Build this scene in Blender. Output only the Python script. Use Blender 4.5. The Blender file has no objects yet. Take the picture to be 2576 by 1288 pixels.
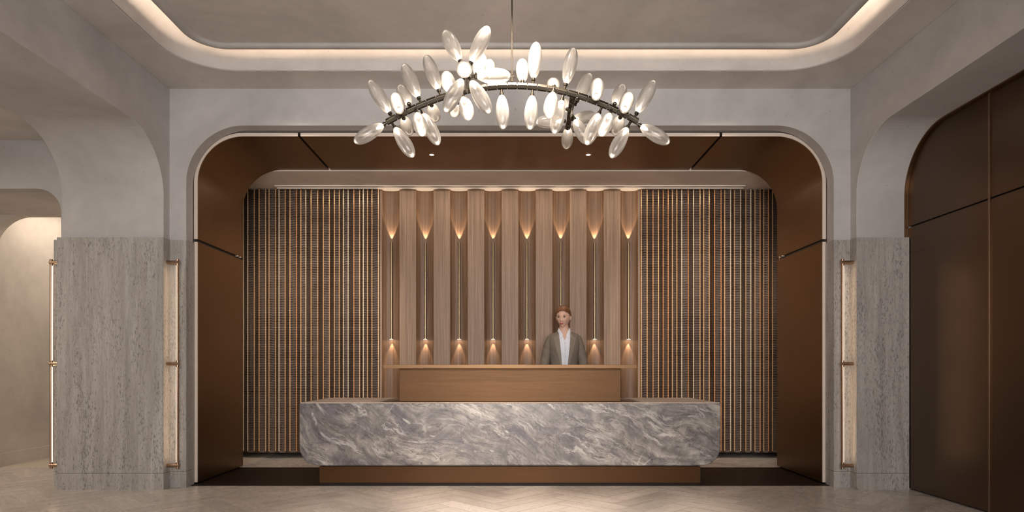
import bpy, bmesh, math, random
from mathutils import Vector, Matrix, Quaternion
PI = math.pi
random.seed(7)
S = bpy.context.scene
C = S.collection

# ------------------------------------------------------------------ camera
F, HZ, CX, CZ = 1600.0, 926.0, 1283.0, 1.04      # focal length in px, horizon row, vanishing column, eye height
cam_d = bpy.data.cameras.new('camera'); cam = bpy.data.objects.new('camera', cam_d); C.objects.link(cam)
cam_d.sensor_width = 36.0; cam_d.lens = 36.0 * F / 2576.0
cam_d.shift_x = (1288 - CX) / 2576.0; cam_d.shift_y = (HZ - 644) / 2576.0
cam_d.clip_start = 0.05
cam.location = (0, 0, CZ); cam.rotation_euler = (PI / 2, 0, 0)
S.camera = cam
S.cycles.use_denoising = True
S.cycles.use_adaptive_sampling = True; S.cycles.adaptive_threshold = 0.06; S.cycles.adaptive_min_samples = 16
S.cycles.max_bounces = 6; S.cycles.diffuse_bounces = 3; S.cycles.glossy_bounces = 3
S.cycles.transmission_bounces = 4; S.cycles.transparent_max_bounces = 8
S.cycles.sample_clamp_indirect = 4.0

def P(px, py, d):
    return Vector(((px - CX) * d / F, d, CZ - (py - HZ) * d / F))

# ------------------------------------------------------------------ world and large lights
w = bpy.data.worlds.new('world'); S.world = w; w.use_nodes = True
w.node_tree.nodes['Background'].inputs[0].default_value = (0.84, 0.82, 0.84, 1)
w.node_tree.nodes['Background'].inputs[1].default_value = 0.09
S.view_settings.view_transform = 'Standard'; S.view_settings.look = 'None'
S.view_settings.gamma = 1.0; S.view_settings.use_curve_mapping = False
S.view_settings.exposure = -0.35

def area(name, loc, rot, sx, sy, power, col, parent=None, spread=PI):
    l = bpy.data.lights.new(name, 'AREA'); l.shape = 'RECTANGLE'; l.size = sx; l.size_y = sy
    l.energy = power; l.color = col; l.spread = spread
    o = bpy.data.objects.new(name, l); C.objects.link(o); o.location = loc; o.rotation_euler = rot; o.parent = parent
    return o
def spot(name, loc, rot, power, col, deg, blend=0.5, rad=0.02, parent=None):
    l = bpy.data.lights.new(name, 'SPOT'); l.energy = power; l.color = col
    l.spot_size = math.radians(deg); l.spot_blend = blend; l.shadow_soft_size = rad
    o = bpy.data.objects.new(name, l); C.objects.link(o); o.location = loc; o.rotation_euler = rot; o.parent = parent
    return o
WARM = (1.0, 0.72, 0.47); WARM2 = (1.0, 0.85, 0.71); COOL = (1.0, 0.95, 0.93)
area('front_fill', (0, -2.2, 1.9), (PI / 2, 0, 0), 3.4, 2.2, 125, COOL, None, 1.5)                  # unseen fill added behind the camera, in place of frontal daylight
spot('desk_floor_fill', (0, 3.6, 3.5), (math.radians(22), 0, 0), 900, WARM2, 64, 1.0, 0.1)         # unseen spot added to brighten the desk and floor
area('passage_light', (-4.7, 7.3, 2.9), (0, 0, 0), 1.0, 1.0, 21, (1.0, .86, .72))
area('passage_light', (-5.6, 3.4, 2.9), (0, 0, 0), 1.6, 1.6, 80, WARM2)
for s_ in (-1, 1):     # added spots without fixtures, to brighten the two curtains
    _l = spot('curtain_fill', (s_ * 1.5, 4.25, 3.44), (0, 0, 0), 420, WARM2, 46, 0.9, 0.05)
    _l.rotation_euler = (Vector((s_ * 2.35, 7.35, 1.35)) - Vector(_l.location)).to_track_quat('-Z', 'Y').to_euler()
area('recess_wash', (0, 6.95, 3.08), (math.radians(12), 0, 0), 5.0, 0.15, 15, WARM2)  # unseen wash added under the recess ceiling for the curtains

# ------------------------------------------------------------------ material helpers
class NT:
    def __init__(s, name):
        s.m = bpy.data.materials.new(name); s.m.use_nodes = True
        s.t = s.m.node_tree; s.b = s.t.nodes['Principled BSDF']
    def n(s, typ, **kw):
        nd = s.t.nodes.new(typ)
        for k, v in kw.items():
            if k[0] == '_': setattr(nd, k[1:], v)
            else: nd.inputs[k.replace('__', ' ')].default_value = v
        return nd
    def l(s, a, b): s.t.links.new(a, b)
    def coord(s, which='Object', scale=(1, 1, 1), rot=(0, 0, 0), loc=(0, 0, 0)):
        tc = s.n('ShaderNodeTexCoord'); mp = s.n('ShaderNodeMapping')
        mp.inputs['Scale'].default_value = scale; mp.inputs['Rotation'].default_value = rot; mp.inputs['Location'].default_value = loc
        s.l(tc.outputs[which], mp.inputs[0]); return mp.outputs[0]
    def noise(s, vec, scale, detail=4, rough=0.55, dist=0.0):
        nd = s.n('ShaderNodeTexNoise', Scale=scale, Detail=detail, Roughness=rough, Distortion=dist)
        s.l(vec, nd.inputs['Vector']); return nd.outputs['Fac']
    def ramp(s, fac, stops, interp='LINEAR'):
        r = s.n('ShaderNodeValToRGB'); cr = r.color_ramp; cr.interpolation = interp
        while len(cr.elements) < len(stops): cr.elements.new(0.5)
        for e, (p, c) in zip(cr.elements, stops):
            e.position = p; e.color = (c, c, c, 1) if not hasattr(c, '__len__') else (*c, 1)
        s.l(fac, r.inputs[0]); return r.outputs[0]
    def mix(s, fac, a, b, mode='MIX'):
        m = s.n('ShaderNodeMix', _data_type='RGBA', _blend_type=mode)
        for sock, v in ((m.inputs[0], fac), (m.inputs[6], a), (m.inputs[7], b)):
            if hasattr(v, 'is_output'): s.l(v, sock)
            elif hasattr(v, '__len__'): sock.default_value = (*v, 1)
            else: sock.default_value = v
        return m.outputs[2]
    def math(s, op, a, b=0.0):
        m = s.n('ShaderNodeMath', _operation=op)
        for i, v in enumerate((a, b)):
            if hasattr(v, 'is_output'): s.l(v, m.inputs[i])
            else: m.inputs[i].default_value = v
        return m.outputs[0]
    def bump(s, h, strength=0.2, dist=0.01):
        b = s.n('ShaderNodeBump', Strength=strength, Distance=dist); s.l(h, b.inputs['Height']); s.l(b.outputs[0], s.b.inputs['Normal'])
    def base(s, c):
        if hasattr(c, 'is_output'): s.l(c, s.b.inputs['Base Color'])
        else: s.b.inputs['Base Color'].default_value = (*c, 1)
    def set(s, **kw):
        for k, v in kw.items(): s.b.inputs[k.replace('__', ' ')].default_value = v
        return s.m

def simple(name, col, rough=0.5, metal=0.0, var=0.06, **kw):
    t = NT(name); v = t.coord(scale=(1, 1, 1)); f = t.noise(v, 6, 3)
    c2 = tuple(x * (1 - var) for x in col)
    t.base(t.mix(f, c2, col)); t.set(Roughness=rough, Metallic=metal, **kw)
    return t.m

def plaster(name, col, warm=None):
    t = NT(name); v = t.coord()
    f = t.noise(v, 0.9, 6, 0.6, 0.8); g = t.noise(v, 9, 5, 0.6); h = t.noise(v, 90, 3, 0.6)
    a = tuple(x * 0.86 for x in col); b = tuple(min(1, x * 1.08) for x in col)
    c = t.mix(t.ramp(f, [(0.35, 0.0), (0.65, 1.0)]), a, b)
    c = t.mix(0.16, c, t.ramp(g, [(0.3, 0.25), (0.7, 0.75)]), 'SOFT_LIGHT')
    pits = t.ramp(t.noise(v, 28, 2, 0.4), [(0.22, 0.55), (0.27, 1.0)])
    c = t.mix(0.5, c, pits, 'MULTIPLY')
    t.base(c); t.bump(t.math('ADD', h, t.math('MULTIPLY', g, 1.5)), 0.18, 0.004)
    t.set(Roughness=0.72); return t.m

def travertine(name, light, dark, axis='z', uv=False):
    t = NT(name)
    if uv:
        v = t.coord('UV', (1, 1, 1)); vs = t.coord('UV', (2.2, 55, 1)); vp = t.coord('UV', (30, 150, 1)); vb = t.coord('UV', (1, 9, 1))
    else:
        v = t.coord(); vs = t.coord(scale=(14, 14, 1.1)); vp = t.coord(scale=(105, 105, 34)); vb = t.coord(scale=(3.2, 3.2, .45))
    broad = t.noise(vb, 1.6, 4, 0.6, 0.6)
    st = t.noise(vs, 1.0, 8, 0.68, 0.9)
    wav = t.noise(vs, 2.6, 6, 0.7, 2.2)
    c = t.mix(t.ramp(st, [(0.3, 0.0), (0.7, 1.0)]), dark, light)
    c = t.mix(0.3 if uv else 0.55, c, t.ramp(broad, [(0.3, 0.62), (0.7, 1.08)]), 'MULTIPLY')
    vein = t.ramp(t.math('ABSOLUTE', t.math('SUBTRACT', wav, 0.5)), [(0.0, 0.55), (0.045, 1.0)])
    c = t.mix(0.3 if uv else 0.55, c, vein, 'MULTIPLY')
    pit = t.noise(vp, 1.0, 3, 0.6, 0.4); dens = t.noise(vb, 3.2, 3, 0.6)
    pk = t.math('ADD', pit, t.math('MULTIPLY', t.math('SUBTRACT', dens, 0.5), 0.45))
    pm = t.ramp(pk, [(0.585, 1.0), (0.625, 0.48)])
    c = t.mix(0.35 if uv else 0.8, c, pm, 'MULTIPLY')
    if uv:
        at = t.n('ShaderNodeAttribute', _attribute_name='tone')
        c = t.mix(1.0, c, t.ramp(at.outputs['Fac'], [(0.0, 0.86), (1.0, 1.06)]), 'MULTIPLY')
        fr = t.noise(t.coord('Object'), 6, 4)
        r = t.ramp(fr, [(0.3, 0.22), (0.7, 0.34)]); t.l(r, t.b.inputs['Roughness'])
    else:
        t.bump(pm, 0.25, 0.003); t.set(Roughness=0.5)
    t.base(c); return t.m

def bronze(name, col, rough=0.36, metal=1.0, streak=(1, 1, 40)):
    t = NT(name); v = t.coord(scale=streak); f = t.noise(v, 3, 4); g = t.noise(t.coord(), 0.8, 3)
    c = t.mix(g, tuple(x * 0.85 for x in col), tuple(x * 1.12 for x in col))
    t.base(c); r = t.ramp(f, [(0.3, rough - 0.03), (0.7, rough + 0.03)]); t.l(r, t.b.inputs['Roughness'])
    t.set(Metallic=metal); t.b.inputs['Specular IOR Level'].default_value = .25; return t.m

def marble(name):
    t = NT(name)
    v0 = t.coord(rot=(0, math.radians(-24), 0))
    def warp(src, scale, amp, detail, rough=0.5):
        wn = t.n('ShaderNodeTexNoise', Scale=scale, Detail=detail, Roughness=rough); t.l(src, wn.inputs['Vector'])
        sub = t.n('ShaderNodeVectorMath', _operation='SUBTRACT'); sub.inputs[1].default_value = (.5, .5, .5); t.l(wn.outputs['Color'], sub.inputs[0])
        sc = t.n('ShaderNodeVectorMath', _operation='SCALE'); sc.inputs['Scale'].default_value = amp; t.l(sub.outputs[0], sc.inputs[0])
        ad = t.n('ShaderNodeVectorMath', _operation='ADD'); t.l(src, ad.inputs[0]); t.l(sc.outputs[0], ad.inputs[1]); return ad.outputs[0]
    def stretch(src, sc, loc=(0, 0, 0)):
        mp = t.n('ShaderNodeMapping'); mp.inputs['Scale'].default_value = sc; mp.inputs['Location'].default_value = loc; t.l(src, mp.inputs[0]); return mp.outputs[0]
    v1 = warp(v0, 1.1, 0.50, 2.0); v2 = warp(v1, 5.0, 0.10, 4.0, 0.6)
    flow = stretch(v2, (0.8, 1.0, 2.7)); thin = stretch(v2, (1.0, 1.0, 6.5), (3, 1, 2))
    big = t.noise(flow, 1.25, 3, 0.5, 0.3)
    c = t.ramp(big, [(0.28, (0.08, 0.072, 0.082)), (0.37, (0.155, 0.14, 0.15)), (0.45, (0.265, 0.242, 0.222)), (0.51, (0.17, 0.154, 0.155)),
                     (0.58, (0.33, 0.300, 0.268)), (0.65, (0.18, 0.165, 0.165)), (0.74, (0.39, 0.358, 0.32))])
    ln = t.noise(thin, 1.6, 7, 0.68, 0.4)
    c = t.mix(0.62, c, t.ramp(ln, [(0.30, 0.25), (0.42, 0.55), (0.48, 0.36), (0.56, 0.60), (0.70, 0.80)]), 'OVERLAY')
    br = t.noise(v2, 13.0, 8, 0.72, 0.8)
    c = t.mix(0.7, c, t.ramp(br, [(0.30, 0.22), (0.5, 0.5), (0.7, 0.82)]), 'OVERLAY')
    def veins(src, scale, width, dist, detail=5):
        n = t.noise(src, scale, detail, 0.6, dist)
        return t.ramp(t.math('ABSOLUTE', t.math('SUBTRACT', n, 0.5)), [(0.0, 1.0), (width, 0.0)])
    c = t.mix(t.math('MULTIPLY', veins(flow, 1.9, 0.012, 0.5), 0.7), c, (0.075, 0.062, 0.07))
    c = t.mix(t.math('MULTIPLY', veins(thin, 1.3, 0.014, 0.6), 0.6), c, (0.07, 0.056, 0.06))
    wm = t.ramp(t.noise(stretch(v1, (1, 1, 2.5), (7, 0, 0)), 2.2, 3), [(0.46, 0.0), (0.60, 1.0)])
    wh = veins(stretch(v2, (0.8, 1, 4.0), (1, 5, 0)), 2.4, 0.03, 0.6)
    c = t.mix(t.math('MULTIPLY', t.math('MULTIPLY', wh, wm), 0.6), c, (0.68, 0.64, 0.60))
    blob = t.ramp(t.noise(stretch(v2, (2.4, 1, 7.0), (0, 2, 4)), 2.2, 4, 0.6), [(0.66, 0.0), (0.70, 1.0)])
    c = t.mix(t.math('MULTIPLY', blob, 0.75), c, (0.60, 0.57, 0.53))
    cross = warp(t.coord(rot=(0, math.radians(50), 0), scale=(1, 1, 1)), 3.0, 0.12, 3.0)
    cm = t.ramp(t.noise(t.coord(loc=(4, 0, 1)), 1.6, 1), [(0.62, 0.0), (0.66, 1.0)])
    cr = veins(stretch(cross, (0.35, 1, 2.0)), 1.0, 0.0045, 0.0, 2)
    c = t.mix(t.math('MULTIPLY', t.math('MULTIPLY', cr, cm), 0.6), c, (0.78, 0.75, 0.72))
    t.base(c); t.set(Roughness=0.3); return t.m

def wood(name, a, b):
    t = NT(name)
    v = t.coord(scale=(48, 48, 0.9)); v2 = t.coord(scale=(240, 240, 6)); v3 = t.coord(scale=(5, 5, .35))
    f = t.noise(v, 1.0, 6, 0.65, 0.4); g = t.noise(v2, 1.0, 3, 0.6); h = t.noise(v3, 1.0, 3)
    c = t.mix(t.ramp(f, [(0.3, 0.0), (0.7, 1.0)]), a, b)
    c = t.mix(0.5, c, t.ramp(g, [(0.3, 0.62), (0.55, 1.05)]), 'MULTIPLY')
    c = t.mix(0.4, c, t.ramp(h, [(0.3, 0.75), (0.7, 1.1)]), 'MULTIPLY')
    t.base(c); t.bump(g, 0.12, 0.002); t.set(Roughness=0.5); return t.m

def emit(name, col, strength):
    m = bpy.data.materials.new(name); m.use_nodes = True; t = m.node_tree
    for n in list(t.nodes): t.nodes.remove(n)
    e = t.nodes.new('ShaderNodeEmission'); e.inputs[0].default_value = (*col, 1); e.inputs[1].default_value = strength
    o = t.nodes.new('ShaderNodeOutputMaterial'); t.links.new(e.outputs[0], o.inputs[0]); return m

def glass_shade_mat():
    m = bpy.data.materials.new('pearl_glass'); m.use_nodes = True; t = m.node_tree
    for n in list(t.nodes): t.nodes.remove(n)
    N = t.nodes.new; L = t.links.new
    tr = N('ShaderNodeBsdfTransparent'); tr.inputs[0].default_value = (1, .98, .95, 1)
    tl = N('ShaderNodeBsdfTranslucent'); tl.inputs[0].default_value = (.98, .93, .86, 1)
    df = N('ShaderNodeBsdfDiffuse'); df.inputs[0].default_value = (.9, .87, .83, 1)
    gl = N('ShaderNodeBsdfGlossy'); gl.inputs['Roughness'].default_value = .22
    m1 = N('ShaderNodeMixShader'); m1.inputs[0].default_value = .35; L(tl.outputs[0], m1.inputs[1]); L(df.outputs[0], m1.inputs[2])
    lw = N('ShaderNodeLayerWeight'); lw.inputs[0].default_value = .35
    mr = N('ShaderNodeMapRange'); mr.inputs['To Min'].default_value = .24; mr.inputs['To Max'].default_value = .85; L(lw.outputs['Facing'], mr.inputs[0])
    m2 = N('ShaderNodeMixShader'); L(mr.outputs[0], m2.inputs[0]); L(tr.outputs[0], m2.inputs[1]); L(m1.outputs[0], m2.inputs[2])
    fr = N('ShaderNodeFresnel'); fr.inputs[0].default_value = 1.5
    m3 = N('ShaderNodeMixShader'); L(fr.outputs[0], m3.inputs[0]); L(m2.outputs[0], m3.inputs[1]); L(gl.outputs[0], m3.inputs[2])
    o = N('ShaderNodeOutputMaterial'); L(m3.outputs[0], o.inputs[0]); return m

M = dict(
    plaster=plaster('grey_plaster', (0.50, 0.482, 0.47)),
    plaster_ceil=plaster('ceiling_plaster', (0.61, 0.57, 0.535)),
    plaster_recess=plaster('recess_plaster', (0.80, 0.72, 0.64)),
    beige=plaster('beige_plaster', (0.64, 0.58, 0.51)),
    trav=travertine('travertine_wall', (0.52, 0.495, 0.465), (0.35, 0.32, 0.29)),
    floor=travertine('travertine_floor', (0.76, 0.69, 0.62), (0.62, 0.55, 0.485), uv=True),
    grout=simple('grout', (0.80, 0.72, 0.62), 0.6),
    beige_floor=simple('beige_floor', (0.62, 0.54, 0.44), 0.5),
    bronze=bronze('bronze_panel', (0.23, 0.14, 0.074), 0.38),
    bronze_dark=bronze('bronze_door', (0.15, 0.102, 0.07), 0.36),
    bronze_floor=bronze('bronze_threshold', (0.016, 0.009, 0.006), 0.5, 0.2),
    bronze_desk=bronze('bronze_desk', (0.125, 0.064, 0.028), 0.45, 0.6),
    bronze_ledge=bronze('bronze_ledge', (0.21, 0.12, 0.06), 0.45, 0.6),
    bronze_plinth=bronze('bronze_plinth', (0.08, 0.036, 0.013), 0.42, 0.6),
    edge=simple('satin_edge', (0.78, 0.67, 0.57), 0.4, 0.15),
    mullion=simple('bronze_mullion', (0.24, 0.16, 0.105), 0.35, 1.0),
    reveal=simple('shade_reveal', (0.10, 0.09, 0.08), 0.8),
    joint=simple('dark_joint', (0.05, 0.04, 0.035), 0.6),
    marble=marble('grey_marble'),
    wood=wood('walnut_veneer', (0.20, 0.118, 0.07), (0.42, 0.275, 0.17)), wood_shaded=wood('walnut_veneer_shaded', (0.12, 0.064, 0.032), (0.29, 0.165, 0.09)),  # second one: same veneer, darkened for the shade in the hollow panels
    brass=simple('brushed_brass', (0.36, 0.28, 0.165), 0.34, 1.0),
    copper=simple('bronze_tube', (0.44, 0.30, 0.21), 0.28, 1.0),
    gun=simple('antique_bronze', (0.10, 0.086, 0.066), 0.36, 1.0),
    strand=simple('curtain_strand', (1.0, 0.66, 0.36), 0.3, 0.55),
    strand_copper=simple('copper_strand', (0.95, 0.50, 0.24), 0.3, 0.55), strand_pale=simple('pale_gold_strand', (1.0, 0.86, 0.64), 0.3, 0.45),
    rung=simple('curtain_rung', (0.085, 0.052, 0.034), 0.5, 0.3),
    liner=simple('curtain_liner', (0.10, 0.062, 0.042), 0.7),
    led=emit('cove_led', (1.0, 0.77, 0.57), 60.0),
    tube=emit('tube_glow', (1.0, 0.76, 0.55), 2.6),
    bulb=emit('bulb_glow', (1.0, 0.86, 0.70), 9.0),
    spotface=emit('downlight_glow', (1.0, 0.86, 0.68), 4.0),
    pearl=glass_shade_mat(),
)

# ------------------------------------------------------------------ geometry helpers
def obj(name, bm, mat, parent=None, smooth=False, bevel=0.0, seg=2, loc=None):
    me = bpy.data.meshes.new(name)
    bmesh.ops.recalc_face_normals(bm, faces=bm.faces)
    bm.to_mesh(me); bm.free()
    mats = mat if isinstance(mat, (list, tuple)) else [mat]
    for x in mats: me.materials.append(x)
    o = bpy.data.objects.new(name, me); C.objects.link(o)
    if parent: o.parent = parent
    if loc: o.location = loc
    if smooth:
        for p in me.polygons: p.use_smooth = True
    if bevel > 0:
        b = o.modifiers.new('bevel', 'BEVEL'); b.width = bevel; b.segments = seg; b.limit_method = 'ANGLE'; b.angle_limit = math.radians(40)
        b.harden_normals = False
    return o
def smooth_by_angle(o, deg=35):
    me = o.data
    for p in me.polygons: p.use_smooth = True
    bm = bmesh.new(); bm.from_mesh(me)
    a = math.radians(deg)
    for e in bm.edges:
        if len(e.link_faces) == 2 and e.calc_face_angle(0) > a: e.smooth = False
    bm.to_mesh(me); bm.free(); return o
def box(bm, x0, x1, y0, y1, z0, z1):
    vs = [bm.verts.new((x, y, z)) for x in (x0, x1) for y in (y0, y1) for z in (z0, z1)]
    for f in ((0, 1, 3, 2), (4, 6, 7, 5), (0, 4, 5, 1), (2, 3, 7, 6), (0, 2, 6, 4), (1, 5, 7, 3)):
        bm.faces.new([vs[i] for i in f])
def BX(*a):
    bm = bmesh.new(); box(bm, *a); return bm
def prism(bm, pts, plane, a, b):
    def mk(p, t):
        return (p[0], t, p[1]) if plane == 'xz' else ((t, p[0], p[1]) if plane == 'yz' else (p[0], p[1], t))
    v0 = [bm.verts.new(mk(p, a)) for p in pts]; v1 = [bm.verts.new(mk(p, b)) for p in pts]
    bm.faces.new(v0); bm.faces.new(v1[::-1]); n = len(pts)
    for i in range(n):
        bm.faces.new((v0[i], v0[(i + 1) % n], v1[(i + 1) % n], v1[i]))
def PR(pts, plane, a, b):
    bm = bmesh.new(); prism(bm, pts, plane, a, b); return bm
def arc(cx, cy, r, a0, a1, n=14, ry=None):
    ry = ry or r
    return [(cx + r * math.cos(math.radians(a0 + (a1 - a0) * i / n)), cy + ry * math.sin(math.radians(a0 + (a1 - a0) * i / n))) for i in range(n + 1)]
def cyl(bm, p0, p1, r0, r1=None, n=16, caps=True):
    r1 = r0 if r1 is None else r1; p0 = Vector(p0); p1 = Vector(p1); d = (p1 - p0).normalized()
    u = d.orthogonal().normalized(); v = d.cross(u)
    if abs(d.z) > .999: u, v = Vector((1, 0, 0)), Vector((0, 1, 0))
    A = [bm.verts.new(p0 + (u * math.cos(2 * PI * i / n) + v * math.sin(2 * PI * i / n)) * r0) for i in range(n)]
    B = [bm.verts.new(p1 + (u * math.cos(2 * PI * i / n) + v * math.sin(2 * PI * i / n)) * r1) for i in range(n)]
    for i in range(n): bm.faces.new((A[i], A[(i + 1) % n], B[(i + 1) % n], B[i]))
    if caps: bm.faces.new(A[::-1]); bm.faces.new(B)
def CY(*a, **k):
    bm = bmesh.new(); cyl(bm, *a, **k); return bm
def lathe(bm, prof, n=24, close=True):
    rings = []
    for r, z in prof:
        if r < 1e-5: rings.append([bm.verts.new((0, 0, z))])
        else: rings.append([bm.verts.new((r * math.cos(2 * PI * i / n), r * math.sin(2 * PI * i / n), z)) for i in range(n)])
    for a, b in zip(rings, rings[1:]):
        for i in range(n):
            j = (i + 1) % n
            if len(a) == 1 and len(b) == 1: continue
            if len(a) == 1: bm.faces.new((a[0], b[i], b[j]))
            elif len(b) == 1: bm.faces.new((a[i], a[j], b[0]))
            else: bm.faces.new((a[i], a[j], b[j], b[i]))
def struct(name, bm, mat, parent=None, **k):
    o = obj(name, bm, mat, parent, **k)
    if not parent: o['kind'] = 'structure'
    return o
def tag(o, label, cat, group=None, kind=None):
    o['label'] = label; o['category'] = cat
    if group: o['group'] = group
    if kind: o['kind'] = kind
    return o
def thing(name, label, cat, loc=(0, 0, 0), rz=0.0, group=None):
    o = bpy.data.objects.new(name, None); C.objects.link(o); o.location = loc; o.rotation_euler = (0, 0, rz)
    o.empty_display_size = 0.1
    return tag(o, label, cat, group)

# ------------------------------------------------------------------ measures (metres; y is the distance from the camera)
YW = 5.547      # lobby side of the portal wall
YB = 5.70       # front edge of the bronze portal
YR = 6.67       # back edge of the bronze portal
YC = 7.38       # wood wall and curtains
XS = 2.975      # side walls
ZC = 3.482      # lobby ceiling
ZA = 3.009      # soffit of the side arches
XO, ZO = 2.831, 3.160   # portal wall opening
ZWN = 2.157     # top of the travertine wainscot

# ------------------------------------------------------------------ floor
def herring(name, x0, x1, y0, y1, W=0.16, L=0.64, gap=0.0019):
    bm = bmesh.new(); uv = bm.loops.layers.uv.new('UVMap'); tone = bm.faces.layers.float.new('tone')
    c = math.cos(PI / 4); k = int(L / W)
    def plank(ax, ay, horizontal):
        a = (ax + gap, ay + gap, ax + (L if horizontal else W) - gap, ay + (W if horizontal else L) - gap)
        q = [(a[0], a[1]), (a[2], a[1]), (a[2], a[3]), (a[0], a[3])]
        wq = [((x - y) * c, (x + y) * c + 5.0) for x, y in q]
        cx = sum(p[0] for p in wq) / 4; cy = sum(p[1] for p in wq) / 4
        if not (x0 - .6 < cx < x1 + .6 and y0 - .6 < cy < y1 + .6): return
        vs = [bm.verts.new((x, y, 0)) for x, y in wq]; f = bm.faces.new(vs); f[tone] = random.random()
        off = random.random() * 50
        for lp, (x, y) in zip(f.loops, q):
            lp[uv].uv = (x + off, y + off * .37) if horizontal else (y + off, x + off * .37)
    R = range(-75, 76)
    for i in R:
        for j in range(-14, 15):
            # classic herringbone: diagonal staircase of horizontal and vertical planks
            bx = (i + j * 2 * k) * W; by = (i) * W
            if abs(bx) > 9 or abs(by) > 9: continue
            plank(bx, by, True); plank(bx - W, by, False) if False else plank(bx + L, by + W - L, False)
    bmesh.ops.bisect_plane(bm, geom=bm.verts[:] + bm.edges[:] + bm.faces[:], plane_co=(x0, 0, 0), plane_no=(-1, 0, 0), clear_outer=True)
    bmesh.ops.bisect_plane(bm, geom=bm.verts[:] + bm.edges[:] + bm.faces[:], plane_co=(x1, 0, 0), plane_no=(1, 0, 0), clear_outer=True)
    bmesh.ops.bisect_plane(bm, geom=bm.verts[:] + bm.edges[:] + bm.faces[:], plane_co=(0, y0, 0), plane_no=(0, -1, 0), clear_outer=True)
    bmesh.ops.bisect_plane(bm, geom=bm.verts[:] + bm.edges[:] + bm.faces[:], plane_co=(0, y1, 0), plane_no=(0, 1, 0), clear_outer=True)
    return bm
def finish_floor(name, bm, z=0.0):
    for v in bm.verts: v.co.z = z
    for f in bm.faces:
        if f.normal.z < 0: f.normal_flip()
    me = bpy.data.meshes.new(name); bm.to_mesh(me); bm.free(); me.materials.append(M['floor'])
    o = bpy.data.objects.new(name, me); C.objects.link(o); o['kind'] = 'structure'; return o
finish_floor('floor', herring('floor', -6.9, 6.9, 1.5, 8.2))
struct('floor_base', BX(-7, 7, -2.6, 8.2, -0.12, -0.0012), M['grout'])
struct('floor_edge', BX(-6.0, -2.86, YR + 0.0, 8.2, 0.0, 0.003), M['beige_floor'])
struct('floor_threshold', BX(-2.87, 2.87, 5.62, YR - 0.03, 0.0, 0.004), M['bronze_floor'])

# ------------------------------------------------------------------ lobby ceiling with the lit cove
def rr(o, R=0.45, hx=2.66, y1=5.23, y0=-1.6, n=14):
    """closed rounded rectangle offset inwards by o"""
    r = max(R - o, 0.03); pts = []
    for cx, cy, a in ((hx - o - r, y1 - o - r, 0), (-(hx - o - r), y1 - o - r, 90), (-(hx - o - r), y0 + o + r, 180), (hx - o - r, y0 + o + r, 270)):
        pts += arc(cx, cy, r, a, a + 90, n)
    return pts
def sweep(bm, prof, closed_cap=None):
    loops = [[bm.verts.new((x, y, z)) for x, y in rr(o)] for o, z in prof]
    for a, b in zip(loops, loops[1:]):
        n = len(a)
        for i in range(n): bm.faces.new((a[i], a[(i + 1) % n], b[(i + 1) % n], b[i]))
    return loops
bm = bmesh.new()
inner = rr(0); X1, Ya, Yb = 3.86, -2.6, YW + 0.12
outer = []
for i, (x, y) in enumerate(inner):      # push every point out to the rectangle
    q = i // 15; t = (i % 15) / 14.0
    cs = [((X1, None), (None, Yb)), ((None, Yb), (-X1, None)), ((-X1, None), (None, Ya)), ((None, Ya), (X1, None))][q]
    s0, s1 = cs
    corner = [(X1, Yb), (-X1, Yb), (-X1, Ya), (X1, Ya)][q]
    st = (s0[0] if s0[0] is not None else x, s0[1] if s0[1] is not None else y)
    en = (s1[0] if s1[0] is not None else x, s1[1] if s1[1] is not None else y)
    st = {0: (X1, inner[q * 15][1]), 1: (inner[q * 15][0], Yb), 2: (-X1, inner[q * 15][1]), 3: (inner[q * 15][0], Ya)}[q]
    en = {0: (inner[q * 15 + 14][0], Yb), 1: (-X1, inner[q * 15 + 14][1]), 2: (inner[q * 15 + 14][0], Ya), 3: (X1, inner[q * 15 + 14][1])}[q]
    if t <= .5: k = t * 2; outer.append((st[0] + (corner[0] - st[0]) * k, st[1] + (corner[1] - st[1]) * k))
    else: k = t * 2 - 1; outer.append((corner[0] + (en[0] - corner[0]) * k, corner[1] + (en[1] - corner[1]) * k))
vi = [bm.verts.new((x, y, ZC)) for x, y in inner]; vo = [bm.verts.new((x, y, ZC)) for x, y in outer]
vi2 = [bm.verts.new((x, y, ZC + .006)) for x, y in rr(0.004)]
n = len(vi)
for i in range(n):
    j = (i + 1) % n; bm.faces.new((vi[i], vi[j], vo[j], vo[i])); bm.faces.new((vi[i], vi[j], vi2[j], vi2[i]))
struct('ceiling', bm, M['plaster_ceil'])
bm = bmesh.new()
prof = [(0.012, ZC + 0.002), (0.012, ZC + 0.012)] + [(0.235 - 0.225 * math.cos(a), ZC + 0.012 + 0.235 * math.sin(a)) for a in [PI / 2 * i / 12 for i in range(13)]] + [(0.6, ZC + .247)]
sweep(bm, prof); o = struct('ceiling_cove', bm, M['plaster']); smooth_by_angle(o, 40)
zp = 3.572
bm = bmesh.new()
prof = [(0.32, zp + .045), (0.20, zp + .045), (0.19, zp + .03)] + [(0.235 - 0.045 * math.cos(a), zp + .012 - 0.035 * math.sin(a)) for a in [PI * i / 14 for i in range(0, 13)]] + [(0.287, zp)]
lp = sweep(bm, prof); o = struct('ceiling_moulding', bm, M['plaster']); smooth_by_angle(o, 40)
bm = bmesh.new(); bm.faces.new([bm.verts.new((x, y, zp)) for x, y in rr(0.285)]); bm.faces.new([bm.verts.new((x, y, zp + .15)) for x, y in rr(0.285)])
struct('ceiling_panel', bm, M['plaster_ceil'])
bm = bmesh.new(); sweep(bm, [(0.272, zp + .047), (0.272, zp + .066), (0.288, zp + .066), (0.288, zp + .047), (0.272, zp + .047)])
o = obj('cove_light_strip', bm, M['led']); tag(o, 'warm white light strip hidden behind the rounded ceiling moulding', 'light strip')

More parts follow.
